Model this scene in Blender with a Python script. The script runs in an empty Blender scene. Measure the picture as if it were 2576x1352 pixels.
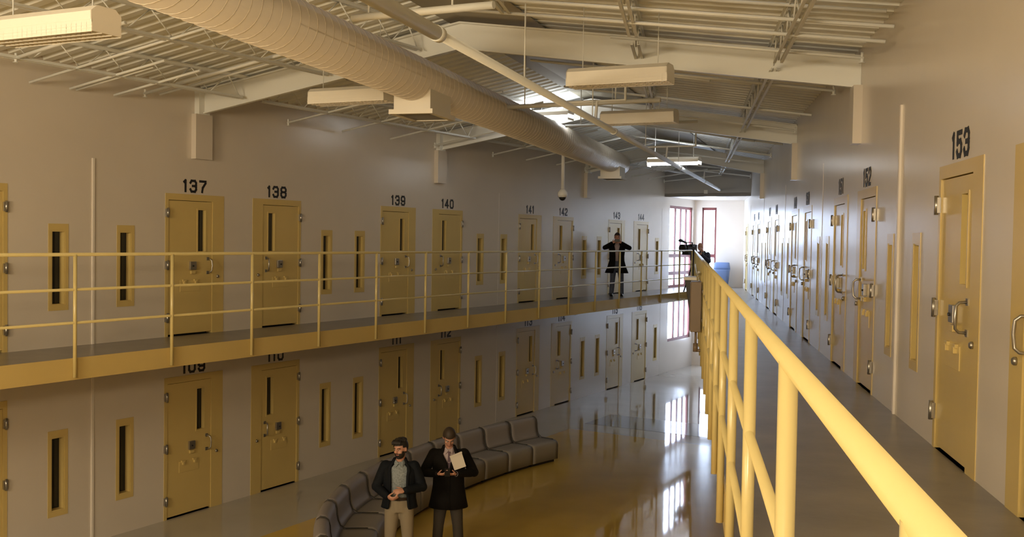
import bpy, bmesh, math, random
from mathutils import Vector, Matrix
from math import sin, cos, pi, radians, atan2, sqrt, tan
random.seed(4)
scene = bpy.context.scene
COL = scene.collection

# ------------------------------------------------------------------ frame
EYE = 4.4165                      # camera height above the lower floor
FU = 2.8328                       # upper walkway floor height
TL, TR = 0.51948, 0.17267         # headings of the two cell walls (from +Y)
DL, DR_ = 12.1663, 10.4542        # camera to left wall / left rail
WR, RR = 1.9449, 0.2327           # camera to right wall / right rail
uL = Vector((sin(TL), cos(TL), 0)); nL = Vector((-cos(TL), sin(TL), 0))
uR = Vector((sin(TR), cos(TR), 0)); nR = Vector((cos(TR), -sin(TR), 0))
def L(s, d, z=0.0): return uL*s + nL*d + Vector((0, 0, z))
def R(s, d, z=0.0): return uR*s + nR*d + Vector((0, 0, z))
def ML(s, z, d=DL):               # local x right along wall, y into wall, z up
    return Matrix.Translation(L(s, d, z)) @ Matrix.Rotation(pi/2 - TL, 4, 'Z')
def MR(s, z, d=WR):
    return Matrix.Translation(R(s, d, z)) @ Matrix.Rotation(-pi/2 - TR, 4, 'Z')

# ------------------------------------------------------------------ camera
PITCH, ROLL = -0.02951, 0.01602
cam = bpy.data.cameras.new('camera'); cam.sensor_width = 36; cam.lens = 2521.98/2576*36
cam.clip_start = .05; cam.clip_end = 300
co = bpy.data.objects.new('camera', cam); COL.objects.link(co); scene.camera = co
fw = Vector((0, cos(PITCH), sin(PITCH))); up0 = Vector((0, -sin(PITCH), cos(PITCH)))
rt = Vector((cos(ROLL), 0, 0)) + up0*sin(ROLL); up = Vector((-sin(ROLL), 0, 0)) + up0*cos(ROLL)
m = Matrix((rt, up, -fw)).transposed().to_4x4(); m.translation = Vector((0, 0, EYE)); co.matrix_world = m

# ------------------------------------------------------------------ view, sky, big lights
vs = scene.view_settings; vs.view_transform = 'Standard'; vs.look = 'None'; vs.gamma = 1; vs.use_curve_mapping = False
vs.exposure = 0.0
w = bpy.data.worlds.new('world'); scene.world = w; w.use_nodes = True
bgn = w.node_tree.nodes['Background']; bgn.inputs[0].default_value = (.62, .76, 1.0, 1); bgn.inputs[1].default_value = 17.0
def area(name, loc, target, sx, sy, power, color, spread=180):
    l = bpy.data.lights.new(name, 'AREA'); l.shape = 'RECTANGLE'; l.size = sx; l.size_y = sy; l.energy = power; l.color = color
    l.spread = radians(spread)
    o = bpy.data.objects.new(name, l); COL.objects.link(o); o.location = loc
    o.rotation_euler = (Vector(target)-Vector(loc)).to_track_quat('-Z', 'Y').to_euler(); return o
WARM = (1.0, .80, .52)  # unseen area lights, added to warm the room from behind the camera
area('warm_fill', (-7.5, 1.0, 5.3), (-7, 12, 6.2), 3.0, 1.0, 330, WARM)
area('warm_fill', (-2.5, -3.0, 5.6), (-.5, 10, 5.6), 2.4, .8, 400, WARM)
area('warm_fill', (-9.5, -4.0, 5.6), (-5, 10, 5.6), 3.0, 1.5, 520, WARM)

# ------------------------------------------------------------------ materials
MATS = {}
def mat(name, col, rough=.5, metal=0.0, spec=.5, bump=None, noise=None, emit=None, coat=0.0, aniso=None):
    if name in MATS: return MATS[name]
    m = bpy.data.materials.new(name); m.use_nodes = True; nt = m.node_tree; b = nt.nodes['Principled BSDF']
    b.inputs['Base Color'].default_value = (*col, 1); b.inputs['Roughness'].default_value = rough
    b.inputs['Metallic'].default_value = metal; b.inputs['Specular IOR Level'].default_value = spec
    b.inputs['Coat Weight'].default_value = coat; b.inputs['Coat Roughness'].default_value = .06
    if noise:      # (scale, amount)
        tc = nt.nodes.new('ShaderNodeTexCoord'); n = nt.nodes.new('ShaderNodeTexNoise'); n.inputs['Scale'].default_value = noise[0]; n.inputs['Detail'].default_value = 6
        nt.links.new(tc.outputs['Object'], n.inputs['Vector'])
        mp = nt.nodes.new('ShaderNodeMapRange'); mp.inputs[1].default_value = .3; mp.inputs[2].default_value = .7
        mp.inputs[3].default_value = 1-noise[1]; mp.inputs[4].default_value = 1+noise[1]
        nt.links.new(n.outputs['Fac'], mp.inputs[0])
        mx = nt.nodes.new('ShaderNodeVectorMath'); mx.operation = 'SCALE'; mx.inputs[0].default_value = col
        nt.links.new(mp.outputs[0], mx.inputs['Scale']); nt.links.new(mx.outputs[0], b.inputs['Base Color'])
    if bump:       # (scale, strength, distance)
        tc = nt.nodes.new('ShaderNodeTexCoord'); n = nt.nodes.new('ShaderNodeTexNoise'); n.inputs['Scale'].default_value = bump[0]; n.inputs['Detail'].default_value = 4
        nt.links.new(tc.outputs['Object'], n.inputs['Vector'])
        bp = nt.nodes.new('ShaderNodeBump'); bp.inputs['Strength'].default_value = bump[1]; bp.inputs['Distance'].default_value = bump[2]
        nt.links.new(n.outputs['Fac'], bp.inputs['Height']); nt.links.new(bp.outputs[0], b.inputs['Normal'])
    if emit:
        b.inputs['Emission Color'].default_value = (*emit[0], 1); b.inputs['Emission Strength'].default_value = emit[1]
    MATS[name] = m; return m
def glass_mat(name, tint=(1, 1, 1)):
    if name in MATS: return MATS[name]
    m = bpy.data.materials.new(name); m.use_nodes = True; nt = m.node_tree
    out = nt.nodes['Material Output']; nt.nodes.remove(nt.nodes['Principled BSDF'])
    t = nt.nodes.new('ShaderNodeBsdfTransparent'); t.inputs[0].default_value = (*tint, 1)
    g = nt.nodes.new('ShaderNodeBsdfGlossy'); g.inputs['Roughness'].default_value = .02
    lw = nt.nodes.new('ShaderNodeLayerWeight'); lw.inputs['Blend'].default_value = .5
    pw = nt.nodes.new('ShaderNodeMath'); pw.operation = 'POWER'; pw.inputs[1].default_value = 5; nt.links.new(lw.outputs['Facing'], pw.inputs[0])
    fr = nt.nodes.new('ShaderNodeMath'); fr.operation = 'MULTIPLY_ADD'; fr.inputs[1].default_value = .96; fr.inputs[2].default_value = .04; nt.links.new(pw.outputs[0], fr.inputs[0])
    mx = nt.nodes.new('ShaderNodeMixShader'); nt.links.new(fr.outputs[0], mx.inputs[0]); nt.links.new(t.outputs[0], mx.inputs[1]); nt.links.new(g.outputs[0], mx.inputs[2])
    nt.links.new(mx.outputs[0], out.inputs[0]); MATS[name] = m; return m
WALL = mat('wall_paint', (.66, .60, .53), .25, spec=1.0, bump=(1.3, .10, .02), noise=(.8, .03))
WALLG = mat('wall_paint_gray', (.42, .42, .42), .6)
TRIMW = mat('joint_sealant', (.78, .72, .66), .4)
YEL = mat('yellow_paint', (.62, .47, .18), .27, spec=.7, noise=(1.5, .03))
YELR = mat('yellow_rail_paint', (.62, .51, .23), .24, noise=(3, .03))
CEIL = mat('deck_paint', (.82, .83, .80), .6)
STEELP = mat('painted_steel', (.78, .79, .77), .5)
DUCTM = mat('duct_paint', (.58, .52, .44), .36)
FLOORP = mat('floor_pale_epoxy', (.46, .43, .38), .045, noise=(1.2, .05), bump=(1.5, .03, .02), coat=.3)
FLOORY = mat('floor_yellow_epoxy', (.62, .42, .09), .045, noise=(1.0, .08), bump=(1.5, .03, .02), coat=.3)
FLOORG = mat('floor_gray_epoxy', (.09, .085, .08), .08, coat=.3)
CONC = mat('walkway_concrete', (.22, .20, .175), .28, noise=(2.5, .18), bump=(9, .15, .01))
STEEL = mat('brushed_steel', (.42, .40, .37), .3, metal=.9)
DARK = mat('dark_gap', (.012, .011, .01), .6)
DGL = mat('dark_cell_glass', (.012, .013, .016), .12)
BLACK = mat('black_stencil_paint', (.012, .012, .014), .5)
RED = mat('oxide_red_frame', (.20, .055, .05), .5)
WHITE = mat('white_plastic', (.80, .79, .76), .35)
FIX = mat('fixture_enamel', (.84, .80, .72), .4)
GLASS = glass_mat('window_glass')
SOFA = mat('sofa_gray_vinyl', (.27, .245, .22), .55)
SOFAB = mat('sofa_back_vinyl', (.28, .255, .25), .5)
BEIGE = mat('beige_cabinet', (.22, .16, .11), .4)
BLKP = mat('black_plastic', (.012, .012, .013), .4)
SKIN = mat('skin', (.52, .27, .19), .5)
HAIRB = mat('hair_black', (.012, .009, .008), .6)
HAIRBR = mat('hair_brown', (.035, .022, .014), .6)
EYEW = mat('eye_white', (.7, .68, .65), .3); EYED = mat('eye_iris', (.02, .015, .01), .2)
LIPS = mat('lips', (.35, .13, .11), .5)

# ------------------------------------------------------------------ mesh helpers
class B:
    def __init__(s): s.v = []; s.f = []; s.mi = []; s.sm = []; s.cur = 0; s.smooth = False
    def add(s, vs_, fs, M=None):
        o = len(s.v)
        s.v += [tuple(M @ Vector(p)) if M else tuple(p) for p in vs_]
        for f in fs: s.f.append([i+o for i in f]); s.mi.append(s.cur); s.sm.append(s.smooth)
    def box(s, x0, x1, y0, y1, z0, z1, M=None):
        s.add([(x0,y0,z0),(x1,y0,z0),(x1,y1,z0),(x0,y1,z0),(x0,y0,z1),(x1,y0,z1),(x1,y1,z1),(x0,y1,z1)],
              [(0,3,2,1),(4,5,6,7),(0,1,5,4),(1,2,6,5),(2,3,7,6),(3,0,4,7)], M)
    def bar(s, p0, p1, wx, wz, up=(0,0,1)):      # rectangular bar between two points
        p0 = Vector(p0); p1 = Vector(p1); t = (p1-p0).normalized(); u = Vector(up)
        a = t.cross(u).normalized(); b = a.cross(t).normalized()
        q = [p + a*i*wx/2 + b*j*wz/2 for p in (p0, p1) for i, j in ((-1,-1),(1,-1),(1,1),(-1,1))]
        s.add(q, [(3,2,1,0),(4,5,6,7),(0,1,5,4),(1,2,6,5),(2,3,7,6),(3,0,4,7)])
    def tube(s, pts, r, n=12, caps=True, M=None):
        pts = [Vector(p) for p in pts]; k = len(pts); old = s.smooth; s.smooth = True
        rs = r if isinstance(r, (list, tuple)) else [r]*k
        ref = None; vs_ = []
        for i, p in enumerate(pts):
            if i == 0: t = pts[1]-pts[0]
            elif i == k-1: t = pts[-1]-pts[-2]
            else: t = (pts[i+1]-pts[i]).normalized() + (pts[i]-pts[i-1]).normalized()
            t.normalize()
            if ref is None: ref = Vector((0,0,1)) if abs(t.z) < .9 else Vector((1,0,0))
            a = (ref - t*ref.dot(t)).normalized(); b = t.cross(a); ref = a
            for j in range(n):
                th = 2*pi*j/n; vs_.append(p + (a*cos(th)+b*sin(th))*rs[i])
        fs = [(i*n+j, i*n+(j+1)%n, (i+1)*n+(j+1)%n, (i+1)*n+j) for i in range(k-1) for j in range(n)]
        s.add(vs_, fs, M); s.smooth = False
        if caps:
            o = len(s.v)-len(vs_)
            s.f.append([o+j for j in range(n)][::-1]); s.mi.append(s.cur); s.sm.append(False)
            s.f.append([o+(k-1)*n+j for j in range(n)]); s.mi.append(s.cur); s.sm.append(False)
        s.smooth = old
    def ell(s, c, r, M=None, nu=16, nv=10, keep=None):
        c = Vector(c); vs_ = []; fs = []
        for i in range(nv+1):
            ph = pi*i/nv
            for j in range(nu):
                th = 2*pi*j/nu; vs_.append(c + Vector((r[0]*sin(ph)*cos(th), r[1]*sin(ph)*sin(th), r[2]*cos(ph))))
        for i in range(nv):
            for j in range(nu):
                q = (i*nu+j, (i+1)*nu+j, (i+1)*nu+(j+1)%nu, i*nu+(j+1)%nu)
                if keep:
                    cc = sum((vs_[x] for x in q), Vector())/4
                    if not keep(cc): continue
                fs.append(q)
        old = s.smooth; s.smooth = True; s.add(vs_, fs, M); s.smooth = old
    def loft(s, rings, M=None, a0=0.0, a1=2*pi, n=20, caps=True, power=1.0):
        # rings: (centre, rx, ry, xaxis, yaxis)
        full = abs(a1-a0-2*pi) < 1e-6; vs_ = []; k = len(rings); cnt = n if full else n+1
        for c, rx, ry, ax, ay in rings:
            c = Vector(c); ax = Vector(ax); ay = Vector(ay)
            for j in range(cnt):
                th = a0+(a1-a0)*j/n; cx, sx = cos(th), sin(th)
                cx = math.copysign(abs(cx)**power, cx); sx = math.copysign(abs(sx)**power, sx)
                vs_.append(c + ax*rx*cx + ay*ry*sx)
        fs = []
        for i in range(k-1):
            for j in range(n):
                j2 = (j+1) % cnt; fs.append((i*cnt+j, i*cnt+j2, (i+1)*cnt+j2, (i+1)*cnt+j))
        old = s.smooth; s.smooth = True; o = len(s.v); s.add(vs_, fs, M); s.smooth = old
        if caps and full:
            for rr in ([o+j for j in range(n)][::-1], [o+(k-1)*n+j for j in range(n)]): s.f.append(rr); s.mi.append(s.cur); s.sm.append(True)
    def build(s, name, mats, parent=None, M=None, bevel=0):
        me = bpy.data.meshes.new(name); me.from_pydata([tuple(v) for v in s.v], [], s.f)
        for mm in (mats if isinstance(mats, (list, tuple)) else [mats]): me.materials.append(mm)
        for p, i, sm in zip(me.polygons, s.mi, s.sm): p.material_index = i; p.use_smooth = sm
        bm = bmesh.new(); bm.from_mesh(me); bmesh.ops.recalc_face_normals(bm, faces=bm.faces); bm.to_mesh(me); bm.free()
        o = bpy.data.objects.new(name, me); COL.objects.link(o)
        if parent: o.parent = parent
        if M is not None: o.matrix_world = M
        if bevel:
            md = o.modifiers.new('bevel', 'BEVEL'); md.width = bevel; md.segments = 2; md.limit_method = 'ANGLE'
        return o
def tag(o, label=None, cat=None, group=None, kind=None):
    if label: o['label'] = label
    if cat: o['category'] = cat
    if group: o['group'] = group
    if kind: o['kind'] = kind
    return o
def empty(name, M=None, label=None, cat=None, group=None, kind=None):
    o = bpy.data.objects.new(name, None); COL.objects.link(o); o.empty_display_size = .1
    if M is not None: o.matrix_world = M
    return tag(o, label, cat, group, kind)
def copy_tree(o, parent=None):
    c = o.copy(); COL.objects.link(c); c.parent = parent
    for ch in list(o.children):
        copy_tree(ch, c)
    return c
def prism(b, poly, z0, z1):
    n = len(poly)
    b.add([(x, y, z0) for x, y in poly]+[(x, y, z1) for x, y in poly],
          [tuple(range(n))[::-1], tuple(range(n, 2*n))]+[(i, (i+1) % n, n+(i+1) % n, n+i) for i in range(n)])
def xy(v): return (v.x, v.y)

# ------------------------------------------------------------------ plan points
S_HEADL, S_HEADR = 31.39, 32.5
PB = L(34.35, DL); PR = R(36.1, WR)            # ends of the alcove's back wall
HL = L(S_HEADL, DL); HR = R(S_HEADR, WR)
S0L, S0R = -14.5, -8.5                          # near ends of the walls, behind the camera
NL0 = L(S0L, DL); NR0 = R(S0R, WR)
EB = (Vector((4.0, 11.66, 0))-Vector((-4.95, 15.85, 0))).normalized()   # direction of the roof beams
RID0 = Vector((-.75, 13.9, 0)); RIDD = Vector((sin(radians(20.1)), cos(radians(20.1)), 0))
def ridge(k): return RID0 + RIDD*k
def hit(p, d, q, e):      # intersect p+d*t with q+e*u in plan -> t
    return ((q.x-p.x)*e.y-(q.y-p.y)*e.x)/(d.x*e.y-d.y*e.x)
Z_EL, Z_ER = 6.71, 6.70
def zr(k): return 7.49 - .0205*k if k > -30 else 7.49
def station(k):
    p = ridge(k); tl = hit(p, EB, L(0, DL), uL); tr = hit(p, EB, R(0, WR), uR)
    return p, p+EB*tl, p+EB*tr
def deck_z(x, y):
    P = Vector((x, y, 0)); k = hit(RID0, RIDD, P, EB); p, a, b = station(k)
    t = (P-p).dot(EB); tl = (a-p).dot(EB); tr = (b-p).dot(EB)
    return zr(k)+(Z_EL-zr(k))*min(1, t/tl) if t < 0 else zr(k)+(Z_ER-zr(k))*min(1, t/tr)

# ------------------------------------------------------------------ floors
b = B(); b.cur = 0
prism(b, [xy(NL0-nL*-.3), xy(PB+nL*.3+uL*.3), xy(PR+nR*.3+uR*.3), xy(NR0+nR*.3)], -.1, 0)
b.cur = 1; prism(b, [xy(L(-12, 10.35)), xy(L(20.95, 10.35)), xy(L(20.75, 2.0)), xy(L(8, -2)), xy(L(-9, -2))], 0, .003)
b.cur = 2; prism(b, [xy(L(21.75, 10.35)), xy(L(23.25, 10.35)), xy(L(23.25, 3.9)), xy(L(21.75, 3.9))], 0, .003)
b.build('floor', [FLOORP, FLOORY, FLOORG])['kind'] = 'structure'
# upper walkway slab with the landing
CN = L(29.61, DR_)
b = B(); e = .03
prism(b, [xy(L(-10, DR_+e)), xy(L(29.61, DR_+e)+uR*.04), xy(R(31.40, RR+e)), xy(R(-6, RR+e)), xy(R(-6, WR+.1)), xy(PR+uR*.1+nR*.1), xy(PB+uL*.1+nL*.1), xy(L(-10, DL+.1))], FU-.13, FU)
b.build('floor_upper', CONC)['kind'] = 'structure'

# ------------------------------------------------------------------ walls with real openings
DW, DH = 1.1922, 2.2
SW, SZ0, SZ1 = .31, .5061, 1.693
doorsL = {137: 10.6248, 138: 12.4654, 139: 15.9901, 140: 17.8066, 141: 21.5637, 142: 23.4183, 143: 26.937, 144: 28.8255, 136: 6.86, 135: 5.0}
slitsL = [8.6437, 9.7475, 14.2128, 15.181, 19.6167, 20.6985, 25.1638, 26.1478, 30.636]
doorsR = {153: 8.35, 154: 6.5, 152: 12.2, 151: 14.11, 150: 17.75, 149: 19.68, 148: 23.6, 147: 25.45, 146: 29.3, 145: 31.06}   # far edge
doorFar = 34.6
slitsR = [9.26, 10.39, 14.84, 15.81, 20.45, 21.61, 26.17, 27.41]
LOW0 = FU - 2.8328
def wall_grid(holes, x0, x1, z0, z1, M, name, m, depth=.16):
    xs = sorted(set([x0, x1]+[h[0] for h in holes]+[h[1] for h in holes])); zs = sorted(set([z0, z1]+[h[2] for h in holes]+[h[3] for h in holes]))
    b = B()
    vid = {}
    def V(i, j, y):
        key = (i, j, y)
        if key not in vid: vid[key] = len(b.v); b.v.append((xs[i], y, zs[j]))
        return vid[key]
    solid = lambda i, j: 0 <= i < len(xs)-1 and 0 <= j < len(zs)-1 and not any(h[0]-1e-6 < (xs[i]+xs[i+1])/2 < h[1] and h[2]-1e-6 < (zs[j]+zs[j+1])/2 < h[3] for h in holes)
    def F(*q): b.f.append(list(q)); b.mi.append(0); b.sm.append(False)
    for i in range(len(xs)-1):
        for j in range(len(zs)-1):
            if not solid(i, j): continue
            F(V(i,j,0), V(i+1,j,0), V(i+1,j+1,0), V(i,j+1,0)); F(V(i,j,depth), V(i,j+1,depth), V(i+1,j+1,depth), V(i+1,j,depth))
            if not solid(i-1, j): F(V(i,j,0), V(i,j+1,0), V(i,j+1,depth), V(i,j,depth))
            if not solid(i+1, j): F(V(i+1,j,0), V(i+1,j,depth), V(i+1,j+1,depth), V(i+1,j+1,0))
            if not solid(i, j-1): F(V(i,j,0), V(i,j,depth), V(i+1,j,depth), V(i+1,j,0))
            if not solid(i, j+1): F(V(i,j+1,0), V(i+1,j+1,0), V(i+1,j+1,depth), V(i,j+1,depth))
    o = b.build(name, m, None, M); o['kind'] = 'structure'; return o
WIN = (31.9, 34.18)
h = []
for lv in (0, FU):
    for s in doorsL.values(): h.append((s, s+DW, lv, lv+DH))
    for s in slitsL: h.append((s, s+SW, lv+SZ0, lv+SZ1))
h += [(WIN[0], WIN[1], FU+.01, 5.63), (WIN[0], WIN[1], 1.02, FU-.2)]
wall_grid(h, S0L, 34.6, -.1, 7.3, ML(0, 0), 'wall_left', WALL)
h = []
for lv in (FU,):
    for s in list(doorsR.values())+[doorFar]: h.append((-s, -s+DW, lv, lv+DH))
    for s in slitsR: h.append((-s, -s+SW, lv+SZ0, lv+SZ1))
wall_grid(h, -36.35, -S0R, -.1, 7.3, MR(0, 0), 'wall_right', WALL)
# back wall of the alcove with its narrow windows
dB = (PR-PB).normalized(); lenB = (PR-PB).length
MB_ = Matrix.Translation(PB) @ Matrix.Rotation(atan2(dB.y, dB.x), 4, 'Z')
wall_grid([(.27, .78, FU+.1, 5.64), (.27, .78, .8, FU-.2)], -.1, lenB+.1, -.1, 7.3, MB_, 'wall_back', WALL, .22)
# header above the alcove and the alcove ceiling
dH = (HR-HL).normalized(); lenH = (HR-HL).length
MH = Matrix.Translation(HL) @ Matrix.Rotation(atan2(dH.y, dH.x), 4, 'Z')
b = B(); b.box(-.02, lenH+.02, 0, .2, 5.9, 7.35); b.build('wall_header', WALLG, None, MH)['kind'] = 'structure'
b = B(); prism(b, [xy(HL), xy(HR), xy(PR), xy(PB)], 5.9, 6.0); b.build('ceiling_alcove', WALL)['kind'] = 'structure'
# wall behind the camera
b = B(); d0 = NL0; d1 = NR0; v = (d1-d0).normalized(); nn = Vector((v.y, -v.x, 0))
prism(b, [xy(d0), xy(d1), xy(d1+nn*.2), xy(d0+nn*.2)], -.1, 7.8); b.build('wall_near', WALL)['kind'] = 'structure'
# outer cell darkness is closed by the doors' and slits' own backs

# windows of the alcove
def barred_window(name, M, x0, x1, z0, z1, bars, cross, y=.14):
    root = empty(name, M, kind='structure')
    b = B()
    b.box(x0, x1, y-.03, y+.03, z1-.09, z1); b.box(x0, x1, y-.03, y+.03, z0, z0+.09)
    b.box(x0, x0+.05, y-.03, y+.03, z0, z1); b.box(x1-.07, x1, y-.03, y+.03, z0, z1)
    f = b.build('window_frame', RED, root); f.matrix_local = Matrix()
    xs = [x0+.03]+bars+[x1-.03]
    for x in bars:
        b = B(); b.box(x-.068, x+.068, y-.014, y+.014, z0+.08, z1-.08); o = b.build('mullion', RED, root); o.matrix_local = Matrix()
    zs = [z0+.08]+cross+[z1-.08]
    for z in cross:
        b = B(); b.box(x0+.05, x1-.05, y-.025, y+.025, z-.06, z+.06); o = b.build('transom', RED, root); o.matrix_local = Matrix()
    # corner gussets rounding each light
    b = B(); g = .06
    for i in range(len(xs)-1):
        for z in zs:
            for sx, xx in ((1, xs[i]+.038), (-1, xs[i+1]-.038)):
                for sz in (1, -1):
                    if z == zs[0] and sz < 0 or z == zs[-1] and sz > 0: continue
                    zz = z+sz*.04
                    p = [(xx, zz), (xx+sx*g, zz), (xx+sx*g*.3, zz+sz*g*.3), (xx, zz+sz*g)]
                    b.add([(a, y-.018, c) for a, c in p]+[(a, y+.018, c) for a, c in p], [(0,1,2,3),(7,6,5,4),(0,4,5,1),(1,5,6,2),(2,6,7,3),(3,7,4,0)])
    o = b.build('corner_gusset', RED, root); o.matrix_local = Matrix(); 
    b = B(); b.box(x0+.02, x1-.02, y+.035, y+.036, z0+.02, z1-.02); o = b.build('window_pane', GLASS, root); o.matrix_local = Matrix()
bx = [32.62, 33.15, 33.68]
barred_window('window_1', ML(0, 0), WIN[0], WIN[1], FU+.01, 5.63, bx, [3.33, 3.93], .08)
barred_window('window_2', ML(0, 0), WIN[0], WIN[1], 1.02, FU-.2, bx, [], .08)
barred_window('window_3', MB_, .27, .78, FU+.1, 5.64, [], [3.93], .1)
barred_window('window_4', MB_, .27, .78, .8, FU-.2, [], [1.7], .1)
def portal(M, x0, x1, z0, z1):
    l = bpy.data.lights.new('daylight_portal', 'AREA'); l.shape = 'RECTANGLE'; l.size = x1-x0; l.size_y = z1-z0; l.cycles.is_portal = True
    o = bpy.data.objects.new('daylight_portal', l); COL.objects.link(o)
    o.matrix_world = M @ Matrix.Translation(((x0+x1)/2, .3, (z0+z1)/2)) @ Matrix.Rotation(-pi/2, 4, 'X')
for a in ((ML(0, 0), WIN[0], WIN[1], FU, 5.63), (ML(0, 0), WIN[0], WIN[1], 1.02, FU-.2), (MB_, .27, .78, FU+.1, 5.64), (MB_, .27, .78, .8, FU-.2)): portal(*a)
# ground outside below the windows
b = B(); prism(b, [(-40, 35), (50, 35), (50, 120), (-40, 120)], -.4, -.3)
#b.build('ground_outside', mat('pale_ground', (.5, .47, .42), .9))['kind'] = 'structure'

# wall joints
def strip(M, x, z0, z1, wdt=.035, th=.018, m=TRIMW):
    strip.n += 1
    b = B(); b.box(x-wdt/2, x+wdt/2, -th, 0, z0, z1); b.build('trim_%d' % strip.n, m, None, M)['kind'] = 'structure'
strip.n = 0
strip(ML(0, 0), 9.345, 0, FU); strip(ML(0, 0), 9.345, FU, 5.46)
strip(MR(0, 0), -9.85, FU, 5.72, .045, .02); strip(MR(0, 0), -9.85, 0, FU, .045, .02)
for s in (20.6, 31.2): strip(ML(0, 0), s, FU, 5.5, .012, .003); strip(ML(0, 0), s, 0, FU-.2, .012, .003)
for s in (15.3, 21.0, 26.8, 32.4): strip(MR(0, 0), -s, FU, 5.6, .02, .004)

# ------------------------------------------------------------------ cell doors
def make_door(mirror):
    root = empty('door_0'); X = (lambda a, c: (a, c)) if not mirror else (lambda a, c: (DW-c, DW-a))
    def part(name, boxes, m, parent=root, bevel=0):
        b = B()
        for a, c, y0, y1, z0, z1 in boxes:
            x0, x1 = X(a, c); b.box(x0, x1, y0, y1, z0, z1)
        return b.build(name, m, parent, bevel=bevel)
    part('door_frame', [(0, .06, -.006, .2, 0, 2.2), (.06, .95, -.006, .2, 2.10, 2.2), (.95, DW, -.006, .2, 0, 2.2)], YEL)
    V = (.645, .82, 1.30, 1.97)
    leaf = part('door_leaf', [(.064, V[0], .006, .1, .028, 2.092), (V[1], .945, .006, .1, .028, 2.092), (V[0], V[1], .006, .1, .028, V[2]), (V[0], V[1], .006, .1, V[3], 2.092)], YEL)
    part('vision_trim', [(V[0]-.012, V[0]+.01, .0, .07, V[2]-.012, V[3]+.012), (V[1]-.01, V[1]+.012, .0, .07, V[2]-.012, V[3]+.012), (V[0], V[1], .0, .07, V[2]-.012, V[2]+.01), (V[0], V[1], .0, .07, V[3]-.01, V[3]+.012)], YEL, leaf)
    part('vision_pane', [(V[0], V[1], .07, .08, V[2], V[3])], DGL, leaf)
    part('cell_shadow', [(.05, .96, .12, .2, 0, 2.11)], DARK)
    # food slot hatch with its lugs
    part('food_slot', [(.30, .70, .0, .01, .68, .86)], YEL, leaf, bevel=.003)
    part('slot_lug', [(.34, .42, -.02, .006, .84, .87), (.57, .65, -.02, .006, .84, .87), (.36, .40, -.025, .006, .80, .85), (.59, .63, -.025, .006, .80, .85)], YEL, leaf, bevel=.003)
    # lock
    part('lock_box', [(.48, .60, -.03, .006, 1.02, 1.15)], STEEL, leaf, bevel=.004)
    part('lock_cover', [(.50, .59, -.025, .006, .955, 1.005)], YEL, leaf, bevel=.004)
    b = B(); xk = (X(.53, .53)[0]); b.tube([(xk, -.03, 1.08), (xk, -.045, 1.08)], .012, 12); b.build('keyhole', BLKP, leaf)
    b = B(); xh = X(.86, .86)[0]; sg = -1 if mirror else 1
    b.tube([(xh, .006, 1.19), (xh, -.05, 1.185), (xh+.012*sg, -.075, 1.16), (xh+.02*sg, -.08, 1.08), (xh+.012*sg, -.075, 1.0), (xh, -.05, .975), (xh, .006, .97)], .011, 10)
    b.box(xh-.025, xh+.025, -.002, .008, 1.165, 1.215); b.box(xh-.025, xh+.025, -.002, .008, .945, .995)
    b.build('door_handle', STEEL, leaf)
    b = B(); xk = X(1.06, 1.06)[0]; b.tube([(xk, -.006, .905), (xk, -.02, .905), (xk, -.03, .905)], [.026, .026, .018], 14); b.build('lock_knob', STEEL, root)
    for z in (1.90, 1.10, .29):
        b = B(); x = X(.03, .03)[0]; b.tube([(x, -.03, z-.075), (x, -.03, z+.075)], .016, 10)
        a, c = X(.0, .06); b.box(a, c, -.03, .0, z-.06, z+.06)
        b.build('hinge', STEEL, root)
    return root
protoA, protoB = make_door(False), make_door(True)
used = {0: False, 1: False}
def put_door(n, M, label, group):
    mir = n % 2 == 0
    p = protoB if mir else protoA
    if used[mir]: o = copy_tree(p)
    else: o = p; used[mir] = True
    o.name = 'door_%d' % n; o.matrix_world = M; tag(o, label, 'door', group, 'structure'); return o
for n, s in doorsL.items():
    put_door(n, ML(s, FU), 'yellow steel cell door under number %d on the upper left wall' % n if n > 136 else 'yellow steel cell door cut by the left edge of the upper tier', 'upper tier left cell doors')
    put_door(n-28, ML(s, 0), 'yellow steel cell door under number %d on the lower left wall' % (n-28) if n > 136 else 'yellow steel cell door cut by the left edge of the lower tier', 'lower tier left cell doors')
for n, s in doorsR.items():
    put_door(n, MR(s, FU), 'yellow steel cell door numbered %d along the right walkway' % n, 'right walkway cell doors')
o = copy_tree(protoA); o.name = 'door_1'; o.matrix_world = MR(doorFar, FU); tag(o, 'yellow door in the window alcove beyond the glare', 'door', None, 'structure')

# narrow cell side windows
def make_slit():
    root = empty('window_0')
    b = B(); W, H, g, gt, gb = SW, SZ1-SZ0, .05, .095, .075
    b.box(0, g, -.005, .19, 0, H); b.box(W-g, W, -.005, .19, 0, H); b.box(g, W-g, -.005, .19, 0, gb); b.box(g, W-g, -.005, .19, H-gt, H)
    b.build('window_frame', YEL, root)
    b = B()
    x0, x1, z0, z1 = g, W-g, gb, H-gt; a = .014
    b.box(x0, x0+a, .0, .1, z0, z1); b.box(x1-a, x1, .0, .1, z0, z1); b.box(x0, x1, .0, .1, z0, z0+a); b.box(x0, x1, .0, .1, z1-a, z1)
    b.build('window_sill', YEL, root)
    b = B(); b.box(g, W-g, .1, .11, gb, H-gt); b.build('window_pane', DGL, root)
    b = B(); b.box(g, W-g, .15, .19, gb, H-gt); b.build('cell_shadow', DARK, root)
    return root
sp = make_slit(); first = True; wn = 5
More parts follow.
